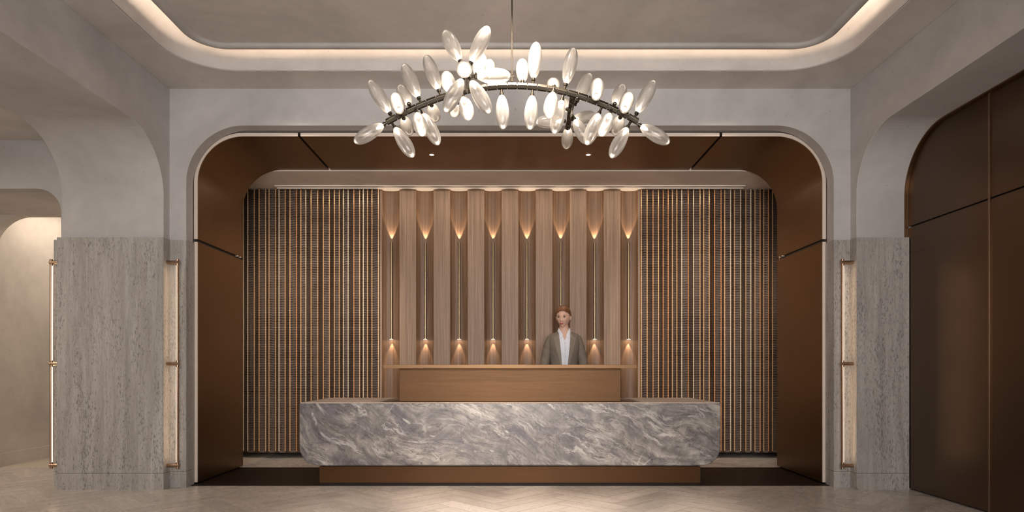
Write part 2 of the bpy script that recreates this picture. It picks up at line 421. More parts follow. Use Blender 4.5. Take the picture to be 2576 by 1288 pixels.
# ------------------------------------------------------------------ side walls with arched openings
def side_wall_pts(y0, y1, ya, yb, za, R, z1=ZC):
    """profile in (y,z) of a wall y0..y1 with an arched opening ya..yb up to za"""
    return [(y0, 0), (ya, 0)] + arc(ya + R, za - R, R, 180, 90, 20) + arc(yb - R, za - R, R, 90, 0, 20) + [(yb, 0), (y1, 0), (y1, z1), (y0, z1)]
YJ = 5.462
RA = 0.50
struct('wall_left', PR(side_wall_pts(-2.6, YW + .03, -1.6, YJ, ZA, RA), 'yz', -3.85, -XS), M['plaster'], bevel=0.004)
struct('wall_right', PR(side_wall_pts(-2.6, YW + .03, -1.6, YJ, ZA, RA), 'yz', XS, 3.50), M['plaster'], bevel=0.004)
# ------------------------------------------------------------------ portal wall, with the passage opening on the left
def portal_pts():
    R = 0.50
    p = [(-6.0, 2.8), (-6.0, 3.6), (6.0, 3.6), (6.0, 0), (XO, 0)]
    p += arc(XO - R, ZO - R, R, 0, 90, 20) + arc(-XO + R, ZO - R, R, 90, 180, 20)
    p += [(-XO, 0), (-3.925, 0)]
    p += arc(-3.925 - .21, 2.608 - .21, .21, 0, 90, 12) + [(-6.0, 2.608)]
    return p
struct('wall_back', PR(portal_pts(), 'xz', YW + .012, YW + .135), M['plaster'], bevel=0.004)
# passage on the left, behind the wall
pz = 2.608
ppts = [(-3.925, 0), (-3.925, pz), (-3.70, pz), (-3.70, 0)]
struct('wall_passage', PR([(-3.925, 0), (-3.925, pz + .05), (-3.6, pz + .05), (-3.6, 0)], 'xz', YW + .136, 8.2), M['beige'])
struct('ceiling_passage', BX(-6.0, -3.6, YW + .136, 6.5, pz, pz + .3), M['plaster_ceil'])
pts = [(-3.7, pz + .001), (-4.96, pz + .001)] + arc(-4.96, pz - .375, .376, 90, 180, 12)[0:] + [(-5.336, 0), (-6.0, 0), (-6.0, 3.6), (-3.7, 3.6)]
struct('wall_passage', PR(pts, 'xz', 6.5, 6.62), M['beige'], bevel=.004)
struct('wall_outer', BX(-5.75, -5.35, 6.62, 9.6, 0, 3.6), M['beige'])
struct('wall_far', BX(-5.4, -3.6, 9.6, 9.7, 0, 3.6), M['beige'])
struct('ceiling_hall', BX(-5.4, -3.6, 6.62, 9.6, 3.2, 3.3), M['beige'])
struct('floor_passage', BX(-5.4, -3.9, 8.2, 9.6, -0.1, -0.001), M['beige_floor'])
struct('baseboard_left', BX(-5.35, -5.335, 6.62, 9.6, 0, .145), M['beige'], bevel=.003)
# side room seen through the left arch
struct('ceiling_side', BX(-7.0, -3.85, -2.6, YW + .01, 3.035, 3.2), M['plaster_ceil'])
struct('wall_side', BX(-7.1, -7.0, -2.6, YW + .1, 0, 3.2), M['plaster'])
# wall behind the right arch
struct('wall_niche', BX(3.52, 3.6, -2.6, YW + .03, 0, 3.2), M['plaster'])

# ------------------------------------------------------------------ travertine wainscot (each slab course its own trim)
def slab(x0, x1, y0, y1, z0=0.0, z1=ZWN):
    return [(x0, x1, y0, y1, z0, .1395), (x0, x1, y0, y1, .1425, z1)]
ti = 1
for s in (-1, 1):
    xf = 3.87 if s < 0 else 3.41
    sets = [
        (XS - .008, xf, 5.432, YJ + .002),               # pillar face
        (XS - .014, XS, 5.434, YW + .01),              # return on the side wall
        (XO - .010, XS - .002, YW - .006, YW + .0125),       # face of the portal wall
        (XO - .010, XO + .003, YW + .0125, YW + .135),        # return into the opening
    ]
    if s < 0: sets += [(3.86, 3.875, 5.445, YW), (3.91, 3.975, YW - .006, YW + .0125), (3.86, 3.925, YW - .006, YW + .0125)]
    bm = bmesh.new(); bj = bmesh.new()
    for (a, b, y0, y1) in sets:
        for q in slab(a, b, y0, y1):
            x0, x1 = sorted((s * q[0], s * q[1])); box(bm, x0, x1, q[2], q[3], q[4], q[5])
        x0, x1 = sorted((s * (a + .002), s * (b - .002))); box(bj, x0, x1, y0 + .002, y1 - .002, .139, .143)
    o = struct('trim_%d' % ti, bm, M['trav']); j = struct('joint', bj, M['joint'], o); ti += 1

# ------------------------------------------------------------------ bronze portal panels
HXB, ZTB, RB = 2.80, 3.117, 0.41
TH = 0.028
def portal_path(off):
    """half path from right floor up to the top centre, offset outward by off"""
    r = RB + off
    return r
def panel_mesh(a, b, part, y0, y1, i0=0.0, i1=TH, ends=0.0):
    pass
def shell(inner, outer, y0, y1):
    """strip between two polylines in xz, extruded in y"""
    bm = bmesh.new(); pts = inner + outer[::-1]; prism(bm, pts, 'xz', y0, y1); return bm
G = 0.0125
ZS, XSM = 2.183, 1.888
def path(kind, off):
    r = RB + off
    if kind == 'side': return [(HXB + off, 0.018), (HXB + off, ZS - G)]
    if kind == 'corner': return [(HXB + off, ZS + G)] + arc(HXB - RB, ZTB - RB, r, 0, 90, 20) + [(XSM + G, ZTB + off)]
    return [(XSM - G, ZTB + off), (-XSM + G, ZTB + off)]
for kind, s, lab in (('side', -1, 'tall dark bronze panel lining the left side of the portal, below the seam'),
                     ('side', 1, 'tall dark bronze panel lining the right side of the portal, below the seam'),
                     ('corner', -1, 'curved bronze panel at the upper left corner of the portal'),
                     ('corner', 1, 'curved bronze panel at the upper right corner of the portal'),
                     ('top', 1, 'long flat bronze soffit panel across the top of the portal')):
    pi_ = [(s * x, z) for x, z in path(kind, 0)]; po = [(s * x, z) for x, z in path(kind, TH)]
    b0 = {'side': (s * HXB, YB, 0.018), 'corner': (s * 2.5, YB, ZS), 'top': (0, YB, ZTB)}[kind]
    t = thing('bronze_panel', lab, 'panel', (0, 0, 0), 0, 'bronze panels lining the portal')
    o = obj('panel_sheet', shell(pi_, po, YB + .004, YR), M['bronze'], t); smooth_by_angle(o, 30)
    pe = [(s * x, z) for x, z in path(kind, -.001)]; pf = [(s * x, z) for x, z in path(kind, TH + .001)]
    o = obj('edge_trim', shell(pe, pf, YB - .006, YB + .0035), M['edge'], t); smooth_by_angle(o, 30); o['label'] = 'pale satin metal edge'
    # stand-off pins
    if kind == 'top':
        for x in (-1.665, 0.0, 1.665): obj('pin', CY((x, YB + .03, ZTB + TH), (x, YB + .03, ZTB + .05), .0045, n=10), M['edge'], t)
    elif kind == 'corner':
        obj('pin', CY((s * 1.995, YB + .03, ZTB + TH), (s * 1.995, YB + .03, ZTB + .05), .0045, n=10), M['edge'], t)
        for y in (YR - .06, YR - .13): obj('pin', CY((s * (HXB - .004), y, ZS + G - .002), (s * (HXB + .02), y, ZS + G - .002), .006, n=10), M['edge'], t)
# backing shell behind the seams, coloured dark for the shade in the gaps
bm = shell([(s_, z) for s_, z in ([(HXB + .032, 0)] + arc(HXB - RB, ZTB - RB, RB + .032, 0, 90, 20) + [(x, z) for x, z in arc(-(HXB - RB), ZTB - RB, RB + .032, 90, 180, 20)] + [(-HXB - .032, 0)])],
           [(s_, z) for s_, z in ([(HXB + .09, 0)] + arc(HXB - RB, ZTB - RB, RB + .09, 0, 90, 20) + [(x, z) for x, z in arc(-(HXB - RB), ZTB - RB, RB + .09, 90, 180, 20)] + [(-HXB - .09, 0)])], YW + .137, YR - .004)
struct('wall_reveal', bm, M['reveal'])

# ------------------------------------------------------------------ recess behind the portal
ZRC = 3.106
bm = bmesh.new(); box(bm, -3.9, 3.9, YR + .002, 8.2, ZRC, 3.3); struct('ceiling_recess', bm, M['plaster_recess'])
bm = bmesh.new()       # plaster return closing the wall between the portal and the recess room
struct('wall_recess', BX(-3.59, -3.45, YR, 8.2, 0, ZRC), M['beige']); struct('wall_recess', BX(3.45, 3.59, YR, 8.2, 0, ZRC), M['beige'])
struct('wall_rear', BX(-3.6, 3.6, 8.05, 8.2, 0, ZRC), M['beige'])
bm = bmesh.new(); box(bm, -2.66, 2.66, 7.18, 7.22, ZRC - .012, ZRC); box(bm, -2.66, 2.66, 7.245, 7.26, ZRC - .02, ZRC)
o = obj('curtain_track', bm, M['plaster_recess'], bevel=.003); tag(o, 'slim pale double track in the recess ceiling above wood wall and curtains', 'curtain track')
bm = bmesh.new(); box(bm, -3.9, 3.9, YR - .02, YR, ZTB + .03, 3.6)
struct('wall_bulkhead', bm, M['joint'])

# ------------------------------------------------------------------ wood wall
PITCH = 85.43 * YC / F
wood_t = thing('wood_wall', 'brown wood veneer wall of alternating flat and hollow upright panels behind the desk', 'wall panelling', (0, YC, 0))
ROD = [(-3.5 + i) * PITCH for i in range(8)]
HWG = PITCH * .25
def wb(o): return o
xe = 1.508
zt = ZRC
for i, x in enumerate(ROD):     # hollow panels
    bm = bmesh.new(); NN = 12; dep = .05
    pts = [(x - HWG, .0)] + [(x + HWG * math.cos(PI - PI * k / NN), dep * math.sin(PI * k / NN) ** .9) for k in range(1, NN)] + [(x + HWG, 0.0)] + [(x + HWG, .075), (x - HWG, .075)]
    prism(bm, pts, 'xy', 0.0, zt); o = obj('hollow_panel', bm, M['wood_shaded'], wood_t); smooth_by_angle(o, 50)
edges = [-xe] + [x for r in ROD for x in (r - HWG, r + HWG)] + [xe]
for a, b in zip(edges[0::2], edges[1::2]):
    if b - a < .01: continue
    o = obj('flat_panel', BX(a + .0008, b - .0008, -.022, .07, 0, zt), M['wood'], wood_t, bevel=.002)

# eight long up-and-down wall lights
def wall_light(x, lab):
    t = thing('wall_light', lab, 'wall light', (x, YC, 0), 0, 'tall brass wall lights on the wood wall')
    z1, z0 = CZ + (HZ - 608) * (YC - .03) / F, CZ - (851 - HZ) * (YC - .03) / F
    yy = .012
    obj('rod', CY((0, yy, z0), (0, yy, z1), .0135, n=20), M['brass'], t, smooth=False)
    smooth_by_angle(t.children[0], 40)
    obj('end_disc', CY((0, yy, z0 - .008), (0, yy, z0), .024, n=24), M['brass'], t)
    for z in (z0 + .12, z1 - .12): obj('bracket', CY((0, yy, z), (0, .048, z), .005, n=10), M['brass'], t)
    obj('lamp', CY((0, yy, z0 - .0115), (0, yy, z0 - .008), .022, n=20), M['spotface'], t)
    spot('uplight', (0, .030, z1 + .004), (math.radians(180), 0, 0), 16, (1.0, .80, .60), 45, .45, .004, t)
    spot('downlight', (0, .030, z0 - .014), (0, 0, 0), 10, (1.0, .77, .56), 46, .6, .004, t)
    area('disc_glow', (0, yy, z0 - .0125), (0, 0, 0), .03, .03, .12, WARM, t)
    return t
nm = ['first', 'second', 'third', 'fourth', 'fifth', 'sixth', 'seventh', 'eighth']
LB = ['slim brass wall light nearest the left chain curtain', 'slim brass wall light second from the left chain curtain',
      'slim brass wall light third from the left chain curtain', 'slim brass wall light fourth from the left chain curtain',
      'slim brass wall light just left of the receptionist, the next is behind her', 'slim brass wall light rising from behind the receptionist\'s head',
      'slim brass wall light just right of the receptionist', 'slim brass wall light nearest the right chain curtain']
for x, l in zip(ROD, LB): wall_light(x, l)

# ------------------------------------------------------------------ metal chain curtains
def curtain(x0, x1, lab, seed):
    rnd = random.Random(seed)
    t = thing('chain_curtain', lab, 'curtain', ((x0 + x1) / 2, YC - .03, 0)); ox = (x0 + x1) / 2
    xs = [x0]; 
    while xs[-1] < x1 - .05: xs.append(xs[-1] + rnd.choice((.046, .052, .058, .064, .07)))
    sc = (x1 - x0) / (xs[-1] - x0); xs = [x0 + (x - x0) * sc - ox for x in xs]
    fold = [((-1) ** i) * rnd.uniform(.004, .012) - .02 + .012 * math.sin(x * 6) for i, x in enumerate(xs)]
    zt, zb = ZRC - .006, .085
    bm = bmesh.new(); n = int((zt - zb) / .0195)
    for k in range(n):
        z = zb + (k + .5) * (zt - zb) / n
        for (a, ya), (b, yb) in zip(zip(xs, fold), zip(xs[1:], fold[1:])):
            h = .0050; dz = .004 * math.sin(a * 40 + k * .0)
            for yo, hh in ((0, h), ):
                vs = [bm.verts.new(c) for c in ((a, ya + yo, z - hh + dz), (b, yb + yo, z - hh - dz), (b, yb + yo - .0, z + hh - dz), (a, ya + yo, z + hh + dz))]
                bm.faces.new(vs)
    o = obj('link_mesh', bm, M['rung'], t)
    m = o.modifiers.new('t', 'SOLIDIFY'); m.thickness = .003
    o['kind'] = 'stuff'
    for x, y in zip(xs, fold):
        bm = bmesh.new(); n2 = 80
        # a strand of short beads: narrow waists give the broken glint
        prof = []
        L = zt - zb; cnt = int(L / .0195)
        for k in range(cnt):
            z = zb + k * L / cnt; q = L / cnt
            prof += [(.0030, z), (.0066, z + q * .12), (.0066, z + q * .88)]
        prof.append((.003, zt))
        lathe(bm, prof, 6); o = obj('strand', bm, M[rnd.choice(('strand', 'strand_copper', 'strand_pale', 'strand'))], t, smooth=False, loc=(x, y - .009, 0))
    bm = bmesh.new()
    for (a, ya), (b, yb) in zip(zip(xs, fold), zip(xs[1:], fold[1:])):
        vs = [bm.verts.new(c) for c in ((a, ya + .004, .068), (b, yb + .004, .068), (b, yb + .004, .088), (a, ya + .004, .088))]; bm.faces.new(vs)
    o = obj('hem', bm, M['rung'], t); m = o.modifiers.new('t', 'SOLIDIFY'); m.thickness = .012
    bm = bmesh.new()
    for (a, ya), (b, yb) in zip(zip(xs, fold), zip(xs[1:], fold[1:])):
        vs = [bm.verts.new(c) for c in ((a, ya * .5 + .055, .085), (b, yb * .5 + .055, .085), (b, yb * .5 + .055, zt), (a, ya * .5 + .055, zt))]; bm.faces.new(vs)
    o = obj('liner', bm, M['liner'], t); m = o.modifiers.new('t', 'SOLIDIFY'); m.thickness = .004
    return t
curtain(-3.32, -1.515, 'bronze metal chain curtain hanging left of the wood wall', 3)
curtain(1.515, 3.32, 'bronze metal chain curtain hanging right of the wood wall', 9)

# ------------------------------------------------------------------ portal downlights
for s, lab in ((-1, 'small round ceiling downlight on the left of the bronze portal soffit'), (1, 'small round ceiling downlight on the right of the bronze portal soffit')):
    t = thing('downlight', lab, 'ceiling light', (s * .762, 6.19, ZTB), 0, 'downlights in the bronze soffit')
    bm = bmesh.new(); lathe(bm, [(.021, 0.0), (.021, -.003), (.028, -.003), (.028, 0)], 24); obj('ring', bm, M['edge'], t)
    obj('lens', CY((0, 0, -.001), (0, 0, -.0025), .021, n=24), M['spotface'], t)
    spot('beam', (0, 0, -.02), (math.radians(6), 0, 0), 26, WARM2, 80, .8, .03, t)

# ------------------------------------------------------------------ reception desk
dk = thing('reception_desk', 'long grey marble reception desk with bronze counter on top, on a bronze plinth', 'desk', (0, 5.56, 0))
DY0, DY1 = 0.0, .92      # local y
X2 = 530.5 * 5.56 / F
zb_, zt_ = .186, .7335
R = .17
sec = [(-X2, zt_)] + arc(-X2 + R, zb_ + R, R, 180, 270, 16) + arc(X2 - R, zb_ + R, R, 270, 360, 16) + [(X2, zt_)]
o = obj('marble_front', PR(sec, 'xz', DY0, DY1), M['marble'], dk, bevel=.012, seg=4); smooth_by_angle(o, 35)
TOPM = travertine('desk_top_stone', (0.80, 0.68, 0.585), (0.58, 0.48, 0.40))
bm = bmesh.new(); 
XT = X2 - .012
for (a, b, y0, y1) in ((-XT, -1.16, -.001, .9), (1.16, XT, -.001, .9), (-1.16, 1.16, -.001, .045)): box(bm, a, b, y0, y1, zt_ - .001, zt_ + .005)
obj('top_slab', bm, TOPM, dk)
bm = bmesh.new(); prism(bm, [(-1.155, .047), (1.155, .047), (1.08, .6), (-1.08, .6)], 'xy', zt_ - .002, zt_ + .004)
obj('bronze_inlay', bm, M['bronze_plinth'], dk)
pl = 479.5 * 5.6 / F
obj('plinth', BX(-pl, pl, .04, .8, .0285, .1745), M['bronze_plinth'], dk, bevel=.003)
obj('shadow_gap', BX(-pl + .05, pl - .05, .055, .75, .1745, .187), M['joint'], dk)
obj('toe_base', BX(-pl + .002, pl - .002, .06, .78, .004, .0285), M['bronze_floor'], dk)
bx = 278.5 * 5.83 / F
obj('counter_box', BX(-bx, bx, .27, .62, zt_ + .002, CZ + .0), M['bronze_desk'], dk, bevel=.003)
le = 319 * 5.72 / F
obj('counter_ledge', BX(-le, le, .16, .72, CZ - .0035, CZ + .030), M['bronze_ledge'], dk, bevel=.002)

# ------------------------------------------------------------------ corner bar lights
def corner_light(xw, s, y, lab):
    """vertical luminous tube on three horizontal pegs that leave the wall at x=xw towards s"""
    t = thing('bar_light', lab, 'wall light', (xw, y, 0), 0, 'vertical bar lights on the travertine pillars')
    dx = s * .092
    for z in (1.953, 1.078, .199):
        b = obj('peg', CY((0, 0, z), (s * .105, 0, z), .0155, n=20), M['copper'], t); smooth_by_angle(b, 40)
        bm = bmesh.new(); cyl(bm, (dx, 0, z - .028), (dx, 0, z + .028), .0125, n=16); b = obj('collar', bm, M['copper'], t); smooth_by_angle(b, 40)
    for z0, z1 in ((.227, 1.05), (1.106, 1.925)):
        b = obj('tube_shell', CY((dx + s * .003, 0, z0), (dx + s * .003, 0, z1), .0095, n=14), M['copper'], t); smooth_by_angle(b, 40)
        b = obj('light_strip', CY((dx - s * .0075, 0, z0), (dx - s * .0075, 0, z1), .0045, n=14), M['tube'], t, smooth=False); b['label'] = 'glowing warm strip'
    area('bar_glow', (dx - s * .018, 0, 1.078), (0, s * PI / 2, 0), 1.68, .012, 0.8, WARM, t)
    return t
corner_light(-XS + .012, 1, 5.49, 'bronze bar light on the left pillar, on its side towards the bronze portal')
corner_light(XS - .012, -1, 5.49, 'bronze bar light on the right pillar beside the bronze portal')
corner_light(-3.875, -1, 5.50, 'bronze bar light on the far left pillar edge facing the side passage')

# ------------------------------------------------------------------ bronze doors in the right arch
XD = 3.415
def door(idx, y0, y1, z1=None):
    d = struct('door_%d' % idx, BX(XD + .03, XD + .06, y0 + .004, y1 - .004, .01, 3.2), M['joint'])
    struct('lower_panel', BX(XD, XD + .029, y0 + .006, y1 - .006, .015, 2.24), M['bronze_dark'], d, bevel=.002)
    struct('upper_panel', BX(XD, XD + .029, y0 + .006, y1 - .006, 2.252, 3.15), M['bronze_dark'], d, bevel=.002)
    if idx == 1: struct('seam', BX(XD - .0008, XD, y0 + .02, y1 - .03, 2.018, 2.0205), M['joint'], d)
    return d
ys = [5.455, 4.524, 3.593, 2.66, 1.73, .8]
for i in range(5): door(i + 1, ys[i + 1], ys[i])
for i, y in enumerate(ys[1:5]):
    struct('trim_%d' % (ti), BX(XD - .012, XD + .004, y - .007, y + .007, 0, 3.02), M['mullion'], bevel=.002); ti += 1
# rounded bronze edge that follows the arch
def arch_strip(x0, x1, o0, o1, mat, name):
    a = [(YJ - o0, 0.0)] + arc(YJ - RA, ZA - RA, RA - o0, 0, 90, 20) + [(0.0, ZA - o0)]
    b = [(YJ - o1, 0.0)] + arc(YJ - RA, ZA - RA, RA - o1, 0, 90, 20) + [(0.0, ZA - o1)]
    bm = bmesh.new(); prism(bm, a + b[::-1], 'yz', x0, x1); return smooth_by_angle(struct(name, bm, mat), 30)
arch_strip(XD - .03, XD - .001, .001, .012, M['bronze'], 'trim_%d' % ti); ti += 1

# ------------------------------------------------------------------ chandelier
DC = 4.0
ch = thing('chandelier', 'arched bronze chandelier with clusters of glowing pearl glass bulbs, hung over the desk', 'chandelier', P(1288, 217, DC))
O = Vector(ch.location)
def bar_y(x): return 216 + .00091 * (x - 1290) ** 2
def hexseg(p0, p1, r):
    bm = bmesh.new(); d = (p1 - p0).normalized(); g = d * .0018
    f = Vector((0, -1, 0)) if abs(d.y) < .6 else Vector((0, 0, -1))
    u = (f - d * f.dot(d)).normalized(); v = d.cross(u); A = []; B = []
    for i in range(6):
        o_ = (u * math.cos(PI * i / 3) + v * math.sin(PI * i / 3)) * r
        A.append(bm.verts.new(p0 + g - O + o_)); B.append(bm.verts.new(p1 - g - O + o_))
    for i in range(6): bm.faces.new((A[i], A[(i + 1) % 6], B[(i + 1) % 6], B[i]))
    bm.faces.new(A[::-1]); bm.faces.new(B); return bm
N = 25
pts = [P(972 + (1605 - 972) * i / N, bar_y(972 + (1605 - 972) * i / N), DC) for i in range(N + 1)]
for a, b in zip(pts, pts[1:]): obj('bar_segment', hexseg(a, b, .0205), M['gun'], ch, bevel=.0015)
bm = bmesh.new()
for a, b in zip(pts, pts[1:]): cyl(bm, a - O, b - O, .011, n=8)
obj('core_tube', bm, M['gun'], ch)
def branch(pa, pb, n):
    for i in range(n):
        a = pa.lerp(pb, i / n); b = pa.lerp(pb, (i + 1) / n); obj('bar_segment', hexseg(a, b, .0205), M['gun'], ch, bevel=.0015)
front_end = P(1179, 193, 3.66); branch(P(1178, 228, 3.985), front_end, 5)
back_end = P(1428, 322, 4.46); branch(P(1441, 240, 4.015), back_end, 6)
obj('hook', CY(P(1288, 206, DC) - O, P(1288, 190, DC) - O, .006, n=12), M['gun'], ch)
bm = bmesh.new()
for k in range(16):
    a = 2 * PI * k / 16; b = 2 * PI * (k + 1) / 16; c = P(1288, 190, DC) - O
    cyl(bm, c + Vector((math.cos(a) * .012, 0, math.sin(a) * .012)), c + Vector((math.cos(b) * .012, 0, math.sin(b) * .012)), .0028, n=6)
obj('ring', bm, M['gun'], ch)
obj('hanging_rod', CY(P(1288, 189, DC) - O, Vector((P(1288, 0, DC).x, DC, 3.572)) - O, .0045, n=12), M['gun'], ch)
bm = bmesh.new(); cyl(bm, Vector((P(1288, 0, DC).x, DC, 3.55)) - O, Vector((P(1288, 0, DC).x, DC, 3.572)) - O, .06, n=28); obj('canopy', bm, M['gun'], ch)
# one glass shade, its socket and its lamp; then copies
def shade_profile():
    out = []
    for i in range(23):
        t = .5 - .5 * math.cos(PI * i / 22.0)
        r = math.sqrt(max(0, 4 * t * (1 - t))) ** 1.04
        r *= .86 + .2 * t
        out.append((r * .0445, t))
    out[0] = (.013, 0.0)
    return [(r if i else .012, z) for i, (r, z) in enumerate(out)]
bm = bmesh.new(); pr = [(0.0, 0.0)] + [(max(r, 1e-6), z) for r, z in shade_profile()]
pr[-1] = (0.0, 1.0); lathe(bm, pr, 28)
shade0 = obj('glass_shade', bm, M['pearl'], None, smooth=True)
bm = bmesh.new(); lathe(bm, [(0, -.040), (.0095, -.040), (.0095, -.034), (.0075, -.034), (.0085, -.012), (.013, -.008), (.0135, .006), (0, .008)], 16)
sock0 = obj('socket', bm, M['gun']); smooth_by_angle(sock0, 35)
bm = bmesh.new(); lathe(bm, [(0, .006), (.010, .010), (.0135, .022), (.011, .038), (.005, .052), (0, .058)], 12)
core0 = obj('lamp', bm, M['bulb'], None, smooth=True)
pl_ = bpy.data.lights.new('shade_light', 'POINT'); pl_.energy = .075; pl_.color = (1.0, .80, .60); pl_.shadow_soft_size = .01
def Z1(u, v): return (860 + u / 3.389, 40 + v / 3.389)
def Z2(u, v): return (1280 + u / 3.389, 40 + v / 3.389)
BL = []
def b1(b, t, s=0, d=DC): BL.append((Z1(*b), Z1(*t), s, d))
def b2(b, t, s=0, d=DC): BL.append((Z2(*b), Z2(*t), s, d))
b1((358, 925), (105, 1080)); b1((410, 830), (235, 550)); b1((450, 950), (610, 1205))
b1((497, 822), (450, 672), -1, 3.93); b1((572, 752), (495, 600), 1, 4.05); b1((527, 872), (580, 1000), 1, 4.05)
b1((655, 700), (525, 410)); b1((640, 830), (690, 1015), -1, 3.95); b1((690, 830), (825, 1100)); b1((765, 762), (800, 885), 1, 4.05)
b1((825, 635), (715, 335)); b1((925, 640), (885, 492), -1, 3.95)
b1((1010, 385), (872, 125), 0, 3.66); b1((1100, 402), (1250, 90), 0, 3.66); b1((1048, 470), (1040, 445), -1, 3.60)
b1((1145, 515), (1440, 510), 0, 3.68); b1((1030, 535), (880, 820), 0, 3.66); b1((1098, 550), (1262, 830), 0, 3.66)
b1((1150, 500), (1195, 335), 1, 3.9); b1((1235, 520), (1262, 385), 1, 4.05); b1((1035, 695), (1085, 878), -1, 3.93); b1((990, 740), (950, 835), 1, 4.05)
b1((1363, 670), (1375, 965))
b2((200, 675), (180, 970)); b2((210, 540), (235, 222)); b2((117, 560), (115, 375), 1, 4.05); b2((485, 585), (555, 272))
b2((378, 655), (340, 865), -1, 3.94); b2((455, 715), (385, 1005)); b2((585, 720), (695, 495), 1, 4.05)
b2((742, 708), (762, 548), -1, 3.93); b2((903, 752), (975, 595), 1, 4.05); b2((978, 815), (1030, 668), -1, 3.93)
b2((1090, 830), (1240, 550)); b2((1120, 935), (1370, 1085)); b2((1012, 950), (870, 1210)); b2((950, 865), (905, 1000), 1, 4.05)
b2((862, 835), (785, 1015), -1, 3.94); b2((770, 830), (660, 1100)); b2((560, 880), (665, 1075), 0, 4.3)
b2((470, 897), (225, 905), 0, 4.42); b2((507, 955), (490, 1125), 1, 4.47); b2((550, 880), (740, 850), 1, 4.42); b2((500, 795), (460, 730), 1, 4.2)
b2((385, 600), (375, 575), 1, 4.05)
up = Vector((0, 0, 1)); first = True
for (bp, tp, s, d) in BL:
    pb = P(bp[0], bp[1], d); T = P(tp[0], tp[1], d); L = .226
    if s != 0:
        best = None
        for k in range(1, 60):
            dd = k * .004; q = P(tp[0], tp[1], d + s * dd)
            if best is None or abs((q - pb).length - L) < best[0]: best = (abs((q - pb).length - L), q)
        T = best[1]
    dv = T - pb; length = max(.19, min(.25, dv.length)); rot = up.rotation_difference(dv.normalized())
    if first: sh, so, co = shade0, sock0, core0
    else:
        sh, so, co = shade0.copy(), sock0.copy(), core0.copy()
        for q in (sh, so, co): C.objects.link(q)
    sh.parent = ch; sh.rotation_mode = 'QUATERNION'; sh.rotation_quaternion = rot; sh.location = pb - O; sh.scale = (1, 1, length)
    for q in (so, co):
        q.parent = ch if q is so else sh; 
    so.rotation_mode = 'QUATERNION'; so.rotation_quaternion = rot; so.location = pb - O
    co.scale = (1, 1, 1 / length)
    lo = bpy.data.objects.new('shade_light', pl_); C.objects.link(lo); lo.parent = sh; lo.location = (0, 0, .045 / length)
    first = False

# ------------------------------------------------------------------ receptionist
exec_person = True
SKIN = simple('skin', (0.74, 0.46, 0.34), 0.5, 0.0, 0.05, Subsurface__Weight=0.08)
_h = NT('hair'); _f = _h.noise(_h.coord(scale=(70, 4, 16)), 1.0, 3, 0.55, 0.0)
_h.base(_h.mix(_h.ramp(_f, [(0.35, 0.0), (0.65, 1.0)]), (0.11, 0.040, 0.016), (0.24, 0.10, 0.038))); _h.bump(_f, 0.2, 0.002); HAIR = _h.set(Roughness=0.38)
_j = NT('jacket_cloth'); _jf = _j.noise(_j.coord(scale=(16, 16, 11)), 1.0, 1, 0.4, 0.6); _j.bump(_jf, 0.55, 0.012); _j.base(_j.mix(_j.noise(_j.coord(scale=(300, 300, 60)), 1, 2), (0.15, 0.122, 0.092), (0.23, 0.19, 0.148))); JACK = _j.set(Roughness=0.75)
LAPEL = simple('lapel_cloth', (0.26, 0.215, 0.165), 0.5, 0.0, 0.1)
SHIRT = simple('shirt_cloth', (0.82, 0.84, 0.90), 0.6, 0.0, 0.05)
TROU = simple('trouser_cloth', (0.06, 0.055, 0.05), 0.7)
LIPS = simple('lips', (0.42, 0.12, 0.10), 0.4)
EYEW = simple('eye_white', (0.55, 0.52, 0.50), 0.3); EYED = simple('eye_dark', (0.02, 0.014, 0.01), 0.2); BROW = simple('brow', (0.10, 0.045, 0.02), 0.7)
def rings(bm, rs, n=32, cap=True):
    """rs: list of (centre, halfwidth x, halfdepth y) horizontal rings"""
    L = []
    for c, a, b in rs:
        L.append([bm.verts.new((c[0] + a * math.cos(2 * PI * i / n), c[1] + b * math.sin(2 * PI * i / n), c[2])) for i in range(n)])
    for A, B in zip(L, L[1:]):
        for i in range(n): bm.faces.new((A[i], A[(i + 1) % n], B[(i + 1) % n], B[i]))
    if cap: bm.faces.new(L[0][::-1]); bm.faces.new(L[-1])
    return L
def tube(bm, pts, rad, n=14, squash=1.0):
    """tapered limb through points"""
    L = []; m = len(pts)
    for k, p in enumerate(pts):
        p = Vector(p); d = (Vector(pts[min(k + 1, m - 1)]) - Vector(pts[max(k - 1, 0)])).normalized()
        u = d.cross(Vector((0, 1, 0))); u = Vector((1, 0, 0)) if u.length < .1 else u.normalized(); v = d.cross(u)
        L.append([bm.verts.new(p + (u * math.cos(2 * PI * i / n) + v * squash * math.sin(2 * PI * i / n)) * rad[k]) for i in range(n)])
    for A, B in zip(L, L[1:]):
        for i in range(n): bm.faces.new((A[i], A[(i + 1) % n], B[(i + 1) % n], B[i]))
    bm.faces.new(L[0][::-1]); bm.faces.new(L[-1])
def smoothpts(pts, rad, k=4):
    P_, R_ = [], []
    n = len(pts)
    for i in range(n - 1):
        p0, p1, p2, p3 = (Vector(pts[max(i - 1, 0)]), Vector(pts[i]), Vector(pts[i + 1]), Vector(pts[min(i + 2, n - 1)]))
        for j in range(k):
            t = j / k; t2 = t * t; t3 = t2 * t
            P_.append(.5 * ((2 * p1) + (p2 - p0) * t + (2 * p0 - 5 * p1 + 4 * p2 - p3) * t2 + (3 * p1 - p0 - 3 * p2 + p3) * t3))
            R_.append(rad[i] * (1 - t) + rad[i + 1] * t)
    P_.append(Vector(pts[-1])); R_.append(rad[-1]); return P_, R_
def g(x, s): return math.exp(-(x / s) ** 2)
